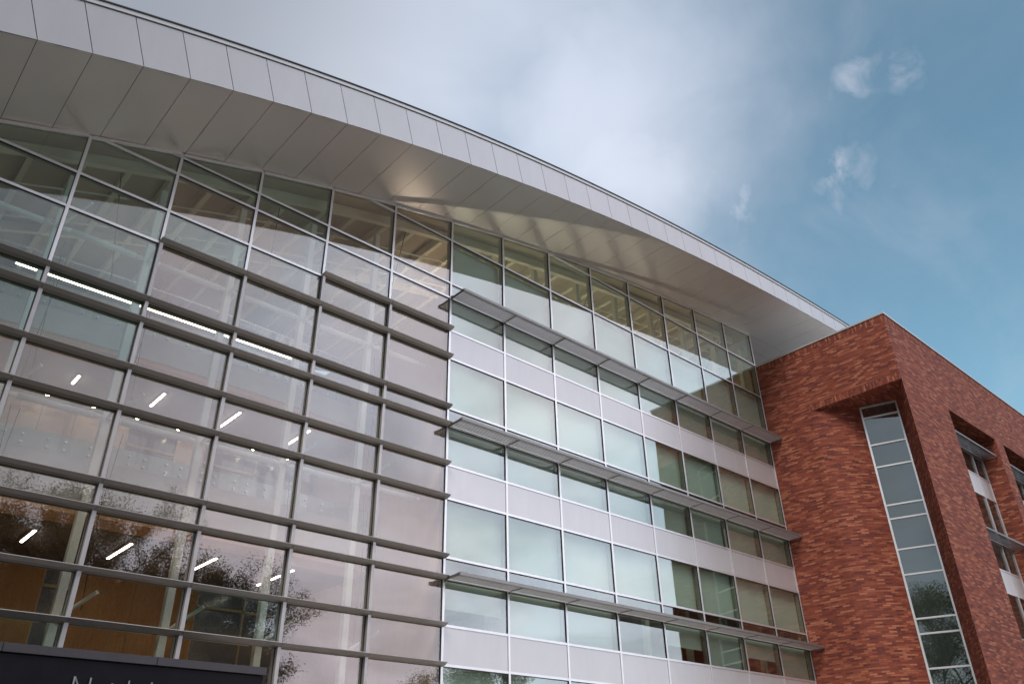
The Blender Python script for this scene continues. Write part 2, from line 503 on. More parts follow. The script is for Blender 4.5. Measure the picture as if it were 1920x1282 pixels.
# ------------------------------------------------------------------ key levels
XM = [-18.95, -16.9, -14.85, -12.81, -10.755, -8.683, -6.563, -4.422, -2.231, 0.0, 2.24, 4.493, 6.755, 9.015, 11.273, 13.527, 15.766, 17.978]
I0 = 4                 # XM[I0] is the first mullion in the photograph
IM5 = I0 + 5           # the mullion between the atrium and the offices
LV = {'A': 15.58, 'B': 16.131, 'C': 17.817, 'D': 19.483, 'E': 14.397, 'F': 13.422, 'c': 11.763, 'd': 11.21, 'e': 10.019,
      'f': 9.052, 'g': 7.438, 'h': 6.884, 'i': 5.71, 'j': 4.775, 'k': 3.10, 'l': 2.53, 'm': 0.12}
LEV = sorted(LV.values())
rx = [-12.517, -10.708, -8.681, -6.554, -4.423, -2.24, -0.024, 2.208, 4.484, 6.709, 8.952, 11.191, 13.467, 15.765, 18.047]
rz = [14.941, 15.567, 16.246, 16.912, 17.552, 18.097, 18.667, 19.124, 19.576, 19.959, 20.258, 20.546, 20.79, 21.013, 21.143]
PC = np.polyfit(rx + [21.1, 26.0], rz + [21.36, 21.55], 3)


def zr(x):
    """height of the soffit line"""
    if x < -12.5:
        s = np.polyval(np.polyder(PC), -12.5)
        return float(np.polyval(PC, -12.5) + s * (x + 12.5))
    if x > 26:
        return float(np.polyval(PC, 26))
    return float(np.polyval(PC, x))


def zslope(x):
    return (zr(x + 0.05) - zr(x - 0.05)) / 0.1


def clip_roof(poly, xa, za, xb, zb):
    """keep the part of poly (x,z) below the line a-b"""
    def f(p):
        return za + (zb - za) * (p[0] - xa) / (xb - xa) - p[1]
    out = []
    for i in range(len(poly)):
        p, q = poly[i], poly[(i + 1) % len(poly)]
        fp, fq = f(p), f(q)
        if fp >= 0:
            out.append(p)
        if (fp >= 0) != (fq >= 0):
            t = fp / (fp - fq)
            out.append((p[0] + t * (q[0] - p[0]), p[1] + t * (q[1] - p[1])))
    return out


random.seed(7)
# ================================================================== glass building
GB = thing('glass_building', 'long glass-walled building under a curved silver roof, beside the brick wing', 'building')

WM = 0.037      # half face width of a mullion cap
# mullions: cap outside, box inside; deep fins where the shelves are
fin_top = {I0 - 4: 11.763, I0 - 3: 11.763, I0 - 2: 11.763, I0 - 1: 11.763, I0: 11.763, I0 + 1: 13.422, I0 + 2: 13.422, I0 + 3: 14.397, I0 + 4: 14.397}
for i, x in enumerate(XM):
    top = zr(x) - 0.02
    b = MB()
    if i in fin_top:
        ft = fin_top[i]
        b.box(x - WM, x + WM, -0.035, 0.0, ft, top)
        o = b.build('mullion', 'frame', GB, bevel=0.004)
        f = MB()
        f.box(x - 0.042, x + 0.042, -0.115, 0.0, 0.1, ft - 0.03)
        f.build('mullion_fin', 'fin', o, bevel=0.004)
    else:
        b.box(x - WM, x + WM, -0.035, 0.0, 0.1, top)
        o = b.build('mullion', 'frame', GB, bevel=0.004)
    q = MB()
    q.box(x - 0.036, x + 0.036, 0.034, 0.19, 0.1, top)
    q.build('inner_mullion', 'mullin', o)

# glazing bays: transom caps with the panes, spandrels and blinds of that bay
RIGHT_SOLID = [('E', 'F'), ('e', 'f'), ('i', 'j')]
blind_lv = {('B', 'C'): 1.0, ('A', 'B'): 1.0, ('E', 'A'): 1.0, ('c', 'F'): 1.0, ('e', 'd'): 1.0, ('g', 'f'): 1.0, ('i', 'h'): None, ('k', 'j'): 1.0}
blind_i = [0.58, 1.0, 1.0, 0.0, 0.55, 1.0, 0.52, 1.0]
inv = {v: k for k, v in LV.items()}
for i in range(len(XM) - 1):
    xa, xb = XM[i], XM[i + 1]
    za, zb = zr(xa), zr(xb)
    right = i >= IM5
    t = MB()
    # top rail under the soffit
    t.hexa([(xa + WM, -0.045, za - 0.09), (xb - WM, -0.045, zb - 0.09), (xb - WM, 0.0, zb - 0.09), (xa + WM, 0.0, za - 0.09),
            (xa + WM, -0.045, za - 0.005), (xb - WM, -0.045, zb - 0.005), (xb - WM, 0.0, zb - 0.005), (xa + WM, 0.0, za - 0.005)])
    bay = t.build('window_bay', 'frame', GB)
    for z in LEV:
        poly = [(xa + WM, z - 0.032), (xb - WM, z - 0.032), (xb - WM, z + 0.032), (xa + WM, z + 0.032)]
        poly = clip_roof(poly, xa, za - 0.092, xb, zb - 0.092)
        if len(poly) > 2:
            t = MB()
            t.prism_y(poly, -0.03, 0.0)
            t.build('transom', 'frame', bay)
    q = MB()
    for z in LEV:
        poly = clip_roof([(xa + 0.04, z - 0.026), (xb - 0.04, z - 0.026), (xb - 0.04, z + 0.026), (xa + 0.04, z + 0.026)], xa, za - 0.1, xb, zb - 0.1)
        if len(poly) > 2:
            q.prism_y(poly, 0.034, 0.14)
    q.build('inner_transom', 'mullin', bay)
    # panes, with dark gasket lines at the right jamb and under transoms
    for k in range(len(LEV)):
        zl = LEV[k]
        zu = LEV[k + 1] if k + 1 < len(LEV) else 40.0
        key = (inv[zl], inv.get(zu, 'top'))
        poly = clip_roof([(xa + 0.012, zl + 0.010), (xb - 0.012, zl + 0.010), (xb - 0.012, zu - 0.010), (xa + 0.012, zu - 0.010)], xa, za - 0.03, xb, zb - 0.03)
        if len(poly) < 3:
            continue
        solid = right and (key[1], key[0]) in RIGHT_SOLID
        p = MB()
        if solid:
            p.prism_y([(xa + WM + 0.006, zl + 0.034), (xb - WM - 0.006, zl + 0.034), (xb - WM - 0.006, zu - 0.034), (xa + WM + 0.006, zu - 0.034)], -0.012, 0.03)
            p.build('spandrel_panel', 'spandrel', bay)
            bk = MB()
            bk.box(xa + 0.02, xb - 0.02, 0.002, 0.03, zl + 0.01, zu - 0.01)
            bk.build('panel_gasket', 'gasket', bay)
            continue
        p.prism_y(poly, 0.004, 0.030)
        cool = (i < I0 + 1 and zl > 9.5) or (i < I0 + 3 and zl > 14.5) or (random.random() < 0.12 and i < I0 + 3)
        p.build('glass_pane', 'glassR' if right else ('glassT' if cool else 'glassL'), bay)
        # gasket strips; the black one under the transom also draws its shadow
        gk = MB()
        ins = clip_roof([(xa + WM + 0.001, zl + 0.029), (xb - WM - 0.001, zl + 0.029), (xb - WM - 0.001, zu - 0.029), (xa + WM + 0.001, zu - 0.029)], xa, za - 0.093, xb, zb - 0.093)
        if len(ins) > 2:
            gk.box(xb - WM - 0.011, xb - WM - 0.001, -0.022, 0.003, min(pz for px_, pz in ins), min(zu - 0.03, zr(xb) - 0.1))
            if zu < min(za, zb) - 0.1:
                gk.box(xa + WM + 0.001, xb - WM - 0.001, -0.022, 0.003, zu - 0.047, zu - 0.033)
            if gk.v:
                gk.build('gasket', 'gasket', bay)
        if right and key in blind_lv:
            fr = blind_lv[key]
            if fr is None:
                fr = blind_i[i - IM5]
            if fr > 0:
                bl = MB()
                bl.box(xa + 0.05, xb - 0.05, 0.205, 0.209, zu - (zu - zl) * fr + 0.0, zu - 0.01)
                if fr < 1:
                    bl.box(xa + 0.05, xb - 0.05, 0.195, 0.219, zu - (zu - zl) * fr - 0.03, zu - (zu - zl) * fr)
                bl.build('roller_blind', 'blind', bay)

# horizontal light shelves on the atrium glass
shelves = [('E', XM[I0 + 3]), ('F', XM[I0 + 1]), ('c', XM[0]), ('d', XM[0]), ('e', XM[0]), ('f', XM[0]), ('g', XM[0]), ('h', XM[0]), ('i', XM[0]), ('j', XM[0]), ('k', XM[0]), ('l', XM[0])]
prof = [(-0.002, 0.045), (-0.205, 0.045), (-0.210, 0.030), (-0.115, -0.028), (-0.002, -0.050)]
for k, xs in shelves:
    s = MB()
    z = LV[k]
    edges = [xs] + [x for x in XM[:IM5 + 1] if x > xs + 0.1]
    for a, c in zip(edges[:-1], edges[1:]):
        x0 = a + (0.004 if a != xs else -0.042)
        x1 = c - 0.004 if c != XM[IM5] else c + 0.012
        s.prism_x([(y - 0.034, zz_ + z) for y, zz_ in prof], x0, x1)
    s.build('light_shelf', 'shelf', GB, bevel=0.003)

# slatted sunshades on the office glass
XA, XB = XM[IM5] + 0.06, XM[-1] - 0.02
for k in ('A', 'd', 'h'):
    z = LV[k]
    s = MB()
    s.prism_x([(-0.668, z + 0.050), (-0.668, z - 0.035), (-0.655, z - 0.050), (-0.64, z - 0.050), (-0.64, z + 0.050)], XA - 0.03, XB)
    sh = s.build('sunshade', 'channel', GB, bevel=0.003)
    r = MB()
    r.prism_x([(-0.085, z + 0.02), (-0.135, z + 0.02), (-0.145, z - 0.05), (-0.085, z - 0.055)], XA, XB)
    r.build('inner_rail', 'blade', sh, bevel=0.003)
    for j in range(6):
        y = -0.185 - j * 0.075
        bmb = MB()
        bmb.prism_x([(y - 0.018, z - 0.036), (y - 0.018, z - 0.004), (y - 0.028, z - 0.006), (y - 0.028, z - 0.032)], XA, XB)
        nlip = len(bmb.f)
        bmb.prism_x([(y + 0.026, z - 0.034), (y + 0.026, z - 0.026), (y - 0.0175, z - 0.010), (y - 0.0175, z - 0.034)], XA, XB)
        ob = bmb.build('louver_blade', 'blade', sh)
        ob.data.materials.append(M['channel'])  # darker metal on the blade body paints in its shaded underside
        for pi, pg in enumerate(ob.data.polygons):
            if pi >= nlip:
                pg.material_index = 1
    for i in range(IM5, len(XM)):
        x = XM[i] + (0.02 if i == IM5 else 0)
        if i == len(XM) - 1:
            x -= 0.05
        bmb = MB()
        bmb.prism_x([(-0.03, z + 0.07), (-0.03, z - 0.10), (-0.075, z - 0.10), (-0.12, z - 0.050), (-0.638, z - 0.048), (-0.638, z + 0.040), (-0.45, z + 0.015), (-0.10, z + 0.015), (-0.075, z + 0.07)], x - 0.012, x + 0.012)
        bmb.build('bracket', 'bracket', sh)

# ------------------------------------------------------------------ roof
YF = -2.8
seam = [-12.51, -11.55, -10.58, -9.61, -8.64, -7.66, -6.66, -5.64, -4.63, -3.59, -2.55, -1.48, -0.43, 0.62, 1.70, 2.78, 3.86, 4.94, 6.02]
while seam[-1] < 27:
    seam.append(seam[-1] + 1.09)
while seam[0] > -20:
    seam.insert(0, seam[0] - 0.96)
FH = np.polyfit([-20, -12, -6, 0, 6, 12, 18, 24], [1.47, 1.46, 1.42, 1.31, 1.17, 1.02, 0.92, 0.86], 3)


def fh(x):
    return float(np.polyval(FH, x))


def frame_at(x):
    s = zslope(x)
    n = math.hypot(1, s)
    return (-s / n, 1 / n)      # normal of the arc in the xz plane


roof = MB()
xs_ = list(np.linspace(seam[0], seam[-1], 70))
for a, c in zip(xs_[:-1], xs_[1:]):
    pa, pc_ = frame_at(a), frame_at(c)
    ha, hc = fh(a) - 0.10, fh(c) - 0.10
    A0 = (a, zr(a) + 0.03)
    C0 = (c, zr(c) + 0.03)
    A1 = (a + pa[0] * ha, zr(a) + pa[1] * ha)
    C1 = (c + pc_[0] * hc, zr(c) + pc_[1] * hc)
    roof.hexa([(A0[0], YF + 0.04, A0[1]), (C0[0], YF + 0.04, C0[1]), (C0[0], 13, C0[1]), (A0[0], 13, A0[1]),
               (A1[0], YF + 0.04, A1[1]), (C1[0], YF + 0.04, C1[1]), (C1[0], 13, C1[1]), (A1[0], 13, A1[1])])
RF = roof.build('roof', 'membrane', GB)
for a, c in zip(seam[:-1], seam[1:]):
    p = MB()
    N = 3
    for j in range(N):
        u0 = a + (c - a) * j / N + (0.008 if j == 0 else 0)
        u1 = a + (c - a) * (j + 1) / N - (0.008 if j == N - 1 else 0)
        n0, n1_ = frame_at(u0), frame_at(u1)
        h0, h1 = fh(u0) - 0.17, fh(u1) - 0.17
        p.hexa([(u0, YF, zr(u0)), (u1, YF, zr(u1)), (u1, YF + 0.036, zr(u1)), (u0, YF + 0.036, zr(u0)),
                (u0 + n0[0] * h0, YF, zr(u0) + n0[1] * h0), (u1 + n1_[0] * h1, YF, zr(u1) + n1_[1] * h1),
                (u1 + n1_[0] * h1, YF + 0.036, zr(u1) + n1_[1] * h1), (u0 + n0[0] * h0, YF + 0.036, zr(u0) + n0[1] * h0)])
    p.build('fascia_panel', 'fascia', RF)
    # soffit panels: outside the glass (split at the wall line beyond the building's corner)
    p = MB()
    spans = [(YF + 0.004, -0.004)]
    if c > 18.0:
        spans += [(0.012, 0.89), (0.912, 4.0), (4.024, 9.0)]
    for y0, y1 in spans:
        for j in range(N):
            u0 = a + (c - a) * j / N + (0.006 if j == 0 else 0)
            u1 = a + (c - a) * (j + 1) / N - (0.006 if j == N - 1 else 0)
            if y0 > 0 and u1 < 18.02:
                continue
            if y0 > 0:
                u0 = max(u0, 18.02)
            p.hexa([(u0, y0, zr(u0)), (u1, y0, zr(u1)), (u1, y1, zr(u1)), (u0, y1, zr(u0)),
                    (u0, y0, zr(u0) + 0.026), (u1, y0, zr(u1) + 0.026), (u1, y1, zr(u1) + 0.026), (u0, y1, zr(u0) + 0.026)])
    p.build('soffit_panel', 'soffit', RF)
# edge trim over the fascia, light band and dark drip line
for nm, mt, lo, hi, y0 in (('fascia_trim', 'coping', 0.145, 0.035, YF - 0.03), ('roof_edge', 'membrane', 0.033, 0.0, YF - 0.055)):
    p = MB()
    for a, c in zip(xs_[:-1], xs_[1:]):
        n0, n1_ = frame_at(a), frame_at(c)
        q = []
        for yy in (y0, YF + 0.3):
            pass
        def P(u, n, h, y):
            return (u + n[0] * (fh(u) - h), y, zr(u) + n[1] * (fh(u) - h))
        p.hexa([P(a, n0, lo, y0), P(c, n1_, lo, y0), P(c, n1_, lo, YF + 0.3), P(a, n0, lo, YF + 0.3),
                P(a, n0, hi, y0), P(c, n1_, hi, y0), P(c, n1_, hi, YF + 0.3), P(a, n0, hi, YF + 0.3)])
    p.build(nm, mt, RF)
# small lightning rods along the edge
for xr in (-8.96, -2.75, 2.6, 8.0):
    n0 = frame_at(xr)
    p = MB()
    h = fh(xr)
    p.tube((xr + n0[0] * h, YF + 0.1, zr(xr) + n0[1] * h - 0.02), (xr + n0[0] * h, YF + 0.1, zr(xr) + n0[1] * h + 0.20), 0.008, 0.004, 6)
    p.build('lightning_rod', 'clip', RF)

# ------------------------------------------------------------------ inside of the building
# the return glass wall above the brick wing
p = MB()
p.box(18.0, 18.03, 0.05, 7.0, 19.55, zr(18) - 0.03)
p.build('corner_glass_wall', 'glassR', GB)
for yy in (2.3, 4.6, 6.9):
    p = MB()
    p.box(17.97, 18.06, yy - 0.035, yy + 0.035, 19.5, zr(18) - 0.02)
    p.build('corner_mullion', 'frame', GB)
# roof deck, edge beam, rafters and purlins under it
p = MB()
for a, c in zip(xs_[:-1], xs_[1:]):
    if c > 18.1:
        break
    p.hexa([(a, 0.06, zr(a) - 0.10), (c, 0.06, zr(c) - 0.10), (c, 12, zr(c) - 0.10), (a, 12, zr(a) - 0.10),
            (a, 0.06, zr(a) - 0.02), (c, 0.06, zr(c) - 0.02), (c, 12, zr(c) - 0.02), (a, 12, zr(a) - 0.02)])
p.build('ceiling_deck', 'deck', GB)
for yy, w_, hh in ((0.62, 0.16, 0.30), (4.2, 0.14, 0.28)):
    p = MB()
    for a, c in zip(xs_[:-1], xs_[1:]):
        if c > 18.0:
            break
        p.hexa([(a, yy - w_ / 2, zr(a) - 0.12 - hh), (c, yy - w_ / 2, zr(c) - 0.12 - hh), (c, yy + w_ / 2, zr(c) - 0.12 - hh), (a, yy + w_ / 2, zr(a) - 0.12 - hh),
                (a, yy - w_ / 2, zr(a) - 0.12), (c, yy - w_ / 2, zr(c) - 0.12), (c, yy + w_ / 2, zr(c) - 0.12), (a, yy + w_ / 2, zr(a) - 0.12)])
    p.build('edge_beam', 'beam', GB)
for i, x in enumerate(XM):
    for dx in (0.0, 0.5):
        if i == len(XM) - 1:
            continue
        xx = x + dx * (XM[i + 1] - x) + 0.12
        p = MB()
        hh = 0.34 if dx == 0 else 0.22
        z1 = zr(xx) - 0.11
        p.box(xx - 0.07, xx + 0.07, 0.71, 4.12, z1 - hh, z1)
        p.box(xx - 0.07, xx + 0.07, 4.28, 11.9, z1 - hh, z1)
        p.build('rafter', 'beam', GB)
# sprinkler pipes and conduit under the deck
for yy, dz in ((1.7, 0.52), (3.1, 0.60)):
    p = MB()
    pts = [(x, yy, zr(x) - dz) for x in np.linspace(-18, 17.6, 24)]
    for a, c in zip(pts[:-1], pts[1:]):
        p.tube(a, c, 0.025, seg=6, caps=False)
    p.build('sprinkler_pipe', 'steel', GB)
# crossed tie rods below the deck
for i in range(I0, len(XM) - 1, 2):
    p = MB()
    x = XM[i] + 1.0
    p.tube((x, 0.9, zr(x) - 0.3), (x + 0.9, 3.2, zr(x) - 1.9), 0.014, seg=6)
    p.build('tie_rod', 'cable', GB)

# back wall of the top floor and of the offices
p = MB()
p.box(-19, 17.9, 9.0, 9.2, 0.0, 14.9)
p.build('back_wall', 'tanwall', GB)
# columns behind the glass with arms and horizontal tubes (atrium)
TUBES = (4.95, 9.20, 13.45)
for i in range(0, IM5):
    x = XM[i] + 0.06
    p = MB()
    p.box(x - 0.085, x + 0.085, 1.0, 1.17, 0.0, zr(x) - 0.55)
    c = p.build('interior_column', 'steel', GB, bevel=0.01)
    for z in TUBES:
        q = MB()
        q.tube((x, 1.0, z + 0.02), (x + 0.42, 0.2, z + 0.46), 0.038, seg=8)
        q.tube((x, 1.0, z + 0.02), (x - 0.05, 0.2, z + 0.02), 0.030, seg=8)
        q.build('column_arm', 'steel', c, smooth=False)
    q = MB()
    for z0, z1 in ((5.2, 9.0), (9.4, 13.2)):
        q.tube((x + 0.22, 1.0, z0), (x + 0.42, 1.05, z1), 0.009, seg=5)
        q.tube((x + 0.42, 1.0, z0), (x + 0.24, 1.05, z1), 0.009, seg=5)
    q.build('tension_rod', 'cable', c)
for z in TUBES:
    p = MB()
    for i in range(0, IM5 - 0):
        xa, xb = XM[i] + 0.15, XM[i + 1] - 0.03
        if i == IM5 - 1:
            xb -= 0.1
        p.tube((xa + 0.18, 0.92, z), (xb - 0.22, 0.92, z), 0.075, seg=14)
        p.tube((xa - 0.06, 0.92, z), (xa + 0.18, 0.92, z), 0.03, 0.075, seg=14)
        p.tube((xb - 0.22, 0.92, z), (xb, 0.92, z), 0.075, 0.03, seg=14)
    p.build('horizontal_tube', 'steel', GB, smooth=True)

# columns behind the office glass
for i in range(IM5 + 1, len(XM)):
    x = XM[i] - 0.14
    p = MB()
    p.box(x - 0.09, x + 0.09, 0.55, 0.73, 0.0, zr(x) - 0.6)
    p.build('interior_column', 'beam', GB)


def arc_y(x, y0):
    return y0 + 0.011 * (x + 6.0) ** 2


# floors: bulkhead with a gently bowed edge, ceiling below, glass rail above
for zc, zt, y0 in ((7.72, 9.45, 3.05), (12.08, 13.30, 3.45)):
    n = 22
    xs2 = np.linspace(-19, 0.0, n)
    outer = [(x, arc_y(x, y0)) for x in xs2]
    p = MB()
    p.prism_z([(x, y) for x, y in outer] + [(0.0, 8.98), (-19, 8.98)], zc + 0.12, zt)
    sl_ = p.build('floor_slab', 'slab', GB)
    p = MB()
    p.prism_z([(x, y + 0.9) for x, y in outer] + [(0.0, 8.98), (-19, 8.98)], zc, zc + 0.115)
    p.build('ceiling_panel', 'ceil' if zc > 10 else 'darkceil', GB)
    # warm timber band under the edge
    p = MB()
    for a, c in zip(outer[:-1], outer[1:]):
        p.hexa([(a[0], a[1] + 0.05, zc - 0.02), (c[0], c[1] + 0.05, zc - 0.02), (c[0], c[1] + 0.88, zc - 0.02), (a[0], a[1] + 0.88, zc - 0.02),
                (a[0], a[1] + 0.05, zc + 0.115), (c[0], c[1] + 0.05, zc + 0.115), (c[0], c[1] + 0.88, zc + 0.115), (a[0], a[1] + 0.88, zc + 0.115)])
    p.build('timber_soffit', 'woodband', GB)
    p = MB()
    for a, c in zip(outer[:-1], outer[1:]):
        p.hexa([(a[0], a[1] - 0.06, zt - 0.45), (c[0] - 0.02, c[1] - 0.06, zt - 0.45), (c[0] - 0.02, c[1] - 0.045, zt - 0.45), (a[0], a[1] - 0.045, zt - 0.45),
                (a[0], a[1] - 0.06, zt + 1.0), (c[0] - 0.02, c[1] - 0.06, zt + 1.0), (c[0] - 0.02, c[1] - 0.045, zt + 1.0), (a[0], a[1] - 0.045, zt + 1.0)])
    rail = p.build('glass_balustrade', 'clear', GB)
    p = MB()
    for a, c in zip(outer[:-1], outer[1:]):
        p.tube((a[0], a[1] - 0.05, zt + 1.03), (c[0], c[1] - 0.05, zt + 1.03), 0.022, seg=6, caps=False)
    p.build('handrail', 'clip', rail)
    p = MB()
    for a, c in zip(outer[:-1], outer[1:]):
        for fx in (0.2, 0.8):
            x = a[0] + (c[0] - a[0]) * fx
            y = a[1] + (c[1] - a[1]) * fx
            for zb_ in (zt - 0.36, zt - 0.16):
                p.tube((x, y - 0.09, zb_), (x, y + 0.0, zb_), 0.03, seg=10)
    p.build('standoff_clips', 'clip', rail)

# small downlights that wash the timber panels
for zc in (12.08, 14.98):
    p = MB()
    q = MB()
    xx = -17.6
    while xx < -0.6:
        p.tube((xx, 7.05, zc - 0.03), (xx, 7.05, zc - 0.001), 0.06, seg=12)
        q.tube((xx, 7.05, zc - 0.036), (xx, 7.05, zc - 0.031), 0.042, seg=12)
        xx += 1.25
    o = p.build('downlight_row', 'housing', GB)
    q.build('downlight_lens', 'warmdown', o)
p = MB()
p.box(-18.9, -0.1, 6.2, 7.45, 15.0, 15.1)
p.build('landing_ceiling', 'ceil', GB)

# timber and glass rooms on the landings
for z0, z1 in ((3.4, 7.70), (9.46, 12.06), (13.31, 15.0)):
    x = -19.0
    k = 0
    random.seed(int(z0 * 10))
    while x < -0.15:
        wdt = random.choice((0.9, 1.2, 1.5, 1.8))
        xe = min(x + wdt, -0.15)
        kind = random.choice(('wood', 'greyroom', 'wood', 'palewood', 'greyroom') if z0 > 4 else ('wood', 'wood', 'greyroom', 'darkceil'))  # dark kind in the bottom row stands in for dark openings
        p = MB()
        if kind == 'greyroom':
            p.box(x + 0.03, xe - 0.03, 7.60, 7.64, z0, z1 - 0.7)
            p.box(x + 0.03, xe - 0.03, 7.60, 7.64, z1 - 0.62, z1)
            o = p.build('room_window', 'greyroom', GB)
            q = MB()
            q.box(x, xe, 7.52, 7.60, z1 - 0.70, z1 - 0.62)
            q.box(x - 0.03, x + 0.03, 7.52, 7.66, z0, z1)
            q.build('room_frame', 'tanwall', o)
        else:
            p.box(x, xe - 0.012, 7.5, 7.58, z0, z1)
            p.build('landing_panel', kind, GB)
        x = xe
# partition that closes the atrium towards the offices
p = MB()
p.box(-0.02, 0.08, 0.24, 8.98, 0.0, 15.9)
p.build('partition_wall', 'palewood', GB)
# office floors
for z0, z1 in ((7.9, 9.2), (12.2, 13.6), (14.85, 14.95), (3.5, 4.9)):
    p = MB()
    p.box(0.1, 17.9, 0.24, 8.98, z0, z1)
    p.build('floor_slab', 'floor', GB)
for zc in (7.86, 12.16):
    p = MB()
    p.box(0.1, 17.9, 0.9, 8.98, zc - 0.06, zc + 0.03)
    p.build('ceiling_panel', 'ceil', GB)
    for i in range(IM5, len(XM) - 1):
        p = MB()
        p.box(XM[i] + 0.1, XM[i] + 0.24, 0.9, 6.0, zc - 0.36, zc - 0.061)
        p.build('ceiling_beam', 'beam', GB)
for i in (IM5 + 3, IM5 + 5):
    p = MB()
    p.box(XM[i] - 0.5, XM[i] - 0.38, 0.8, 8.9, 9.3, 12.0)
    p.build('partition_wall', 'tanwall', GB)
    p = MB()
    p.box(XM[i] - 0.5, XM[i] - 0.38, 0.8, 8.9, 5.0, 7.7)
    p.build('partition_wall', 'tanwall', GB)
# pendant uplights of the top floor: they throw warm light on the deck and out on to the soffit
for i in range(IM5, len(XM) - 2):
    xm = (XM[i] + XM[i + 1]) / 2
    p = MB()
    p.box(xm - 0.62, xm + 0.62, 2.15, 2.29, 16.10, 16.19)
    p.tube((xm - 0.5, 2.22, 16.19), (xm - 0.5, 2.22, zr(xm - 0.5) - 0.1), 0.006, seg=5)
    p.tube((xm + 0.5, 2.22, 16.19), (xm + 0.5, 2.22, zr(xm + 0.5) - 0.1), 0.006, seg=5)
    o = p.build('pendant_uplight', 'housing', GB)
    p = MB()
    p.box(xm - 0.60, xm + 0.60, 2.18, 2.26, 16.191, 16.20)
    p.build('uplight_lens', 'warmled', o)
p = MB()
p.box(17.84, 17.94, 0.24, 8.98, 0.0, 19.3)
p.build('end_wall', 'tanwall', GB)
# ground floor slab of the atrium
p = MB()
p.box(-19, 17.9, 0.2, 8.98, 0.02, 0.08)
p.build('lobby_floor', 'floor', GB)
# end wall on the far left keeps the interior dark
p = MB()
p.box(-19.1, -18.98, 0.2, 12.0, 0.0, 13.0)
p.build('end_wall', 'tanwall', GB)
p = MB()
p.box(-19, 18.0, 12.0, 12.2, 0.0, 13.0)
p.box(-19, -3.0, 12.0, 12.2, 13.01, 14.2)
p.build('rear_wall', 'tanwall', GB)


# ------------------------------------------------------------------ interior strip lights (lit in the photograph)
def lamp(name, label, x, y0, y1, z, grp, along='y', x1=None):
    t = thing(name, label, 'ceiling light', ((x + (x1 or x)) / 2, (y0 + y1) / 2, z), grp)
    h = MB()
    e = MB()
    if along == 'y':
        h.box(x - 0.055, x + 0.055, y0 - 0.03, y1 + 0.03, z + 0.012, z + 0.055)
        e.box(x - 0.028, x + 0.028, y0, y1, z - 0.01, z + 0.0115)
    else:
        h.box(x - 0.03, x1 + 0.03, y0 - 0.05, y0 + 0.05, z + 0.012, z + 0.06)
        e.box(x, x1, y0 - 0.024, y0 + 0.024, z - 0.01, z + 0.0115)
        n = int((x1 - x) / 1.5) + 2
        for k in range(n):
            xx = x + 0.1 + (x1 - x - 0.2) * k / (n - 1)
            h.tube((xx, y0, z + 0.06), (xx, y0, z + 0.8), 0.006, seg=5)
    h.build('housing', 'housing', t)
    e.build('diffuser', 'led', t)
    return t


names = ['first from the left', 'second from the left', 'third from the left', 'fourth from the left']
for k, (x, y0, y1) in enumerate(((-8.55, 5.25, 5.85), (-6.38, 4.85, 5.9), (-4.20, 4.65, 6.0), (-1.96, 4.5, 6.0))):
    lamp('strip_light', 'short lit strip light in upper atrium ceiling, ' + names[k], x, y0, y1, 12.03, 'short strip lights of the upper ceiling')
for k, (x, y0, y1) in enumerate(((-8.62, 4.9, 6.1), (-6.45, 4.6, 6.35), (-4.22, 4.55, 6.2), (-2.0, 4.4, 6.6))):
    lamp('strip_light', 'short lit strip light behind tree reflections, ' + names[k], x, y0, y1, 7.66, 'short strip lights of the lower ceiling')
lamp('linear_light', 'long glowing linear light hanging high behind the atrium glass', -10.26, 3.95, 3.95, 13.95, None, 'x', -3.15)
lamp('linear_light', 'short end piece of glowing linear light at the left picture edge', -10.95, 3.95, 3.95, 13.95, None, 'x', -10.42)

# ================================================================== entrance canopy with its sign
CS = thing('entrance_sign', 'dark sign wall with thin metal letters above the entrance at lower left', 'sign', (-8.2, -1.6, 0))
p = MB()
p.box(-14.5, -5.62, -1.98, -0.25, 2.6, 3.86)
CSb = p.build('sign_panel', 'signface', CS, bevel=0.01)
p = MB()
p.box(-9.96, -7.604, -2.02, -0.2, 3.865, 4.00)
p.box(-7.596, -5.58, -2.02, -0.2, 3.865, 4.00)
p.box(-14.55, -9.968, -2.02, -0.2, 3.865, 4.00)
p.build('metal_cap', 'signcap', CS, bevel=0.006)
for xx in (-14.2, -6.0):
    p = MB()
    p.box(xx - 0.15, xx + 0.15, -1.5, -1.2, 0.0, 2.6)
    p.build('canopy_post', 'signcap', CS, bevel=0.01)


def letter(name, strokes, x, z, h, r=0.016):
    p = MB()
    for poly in strokes:
        for a, c in zip(poly[:-1], poly[1:]):
            p.tube((x + a[0] * h, -2.005, z + a[1] * h), (x + c[0] * h, -2.005, z + c[1] * h), r, seg=6)
    return p.build(name, 'letter', CS)


def arcp(cx, cz, rx_, rz_, a0, a1, n=10):
    return [(cx + rx_ * math.cos(math.radians(a0 + (a1 - a0) * k / n)), cz + rz_ * math.sin(math.radians(a0 + (a1 - a0) * k / n))) for k in range(n + 1)]


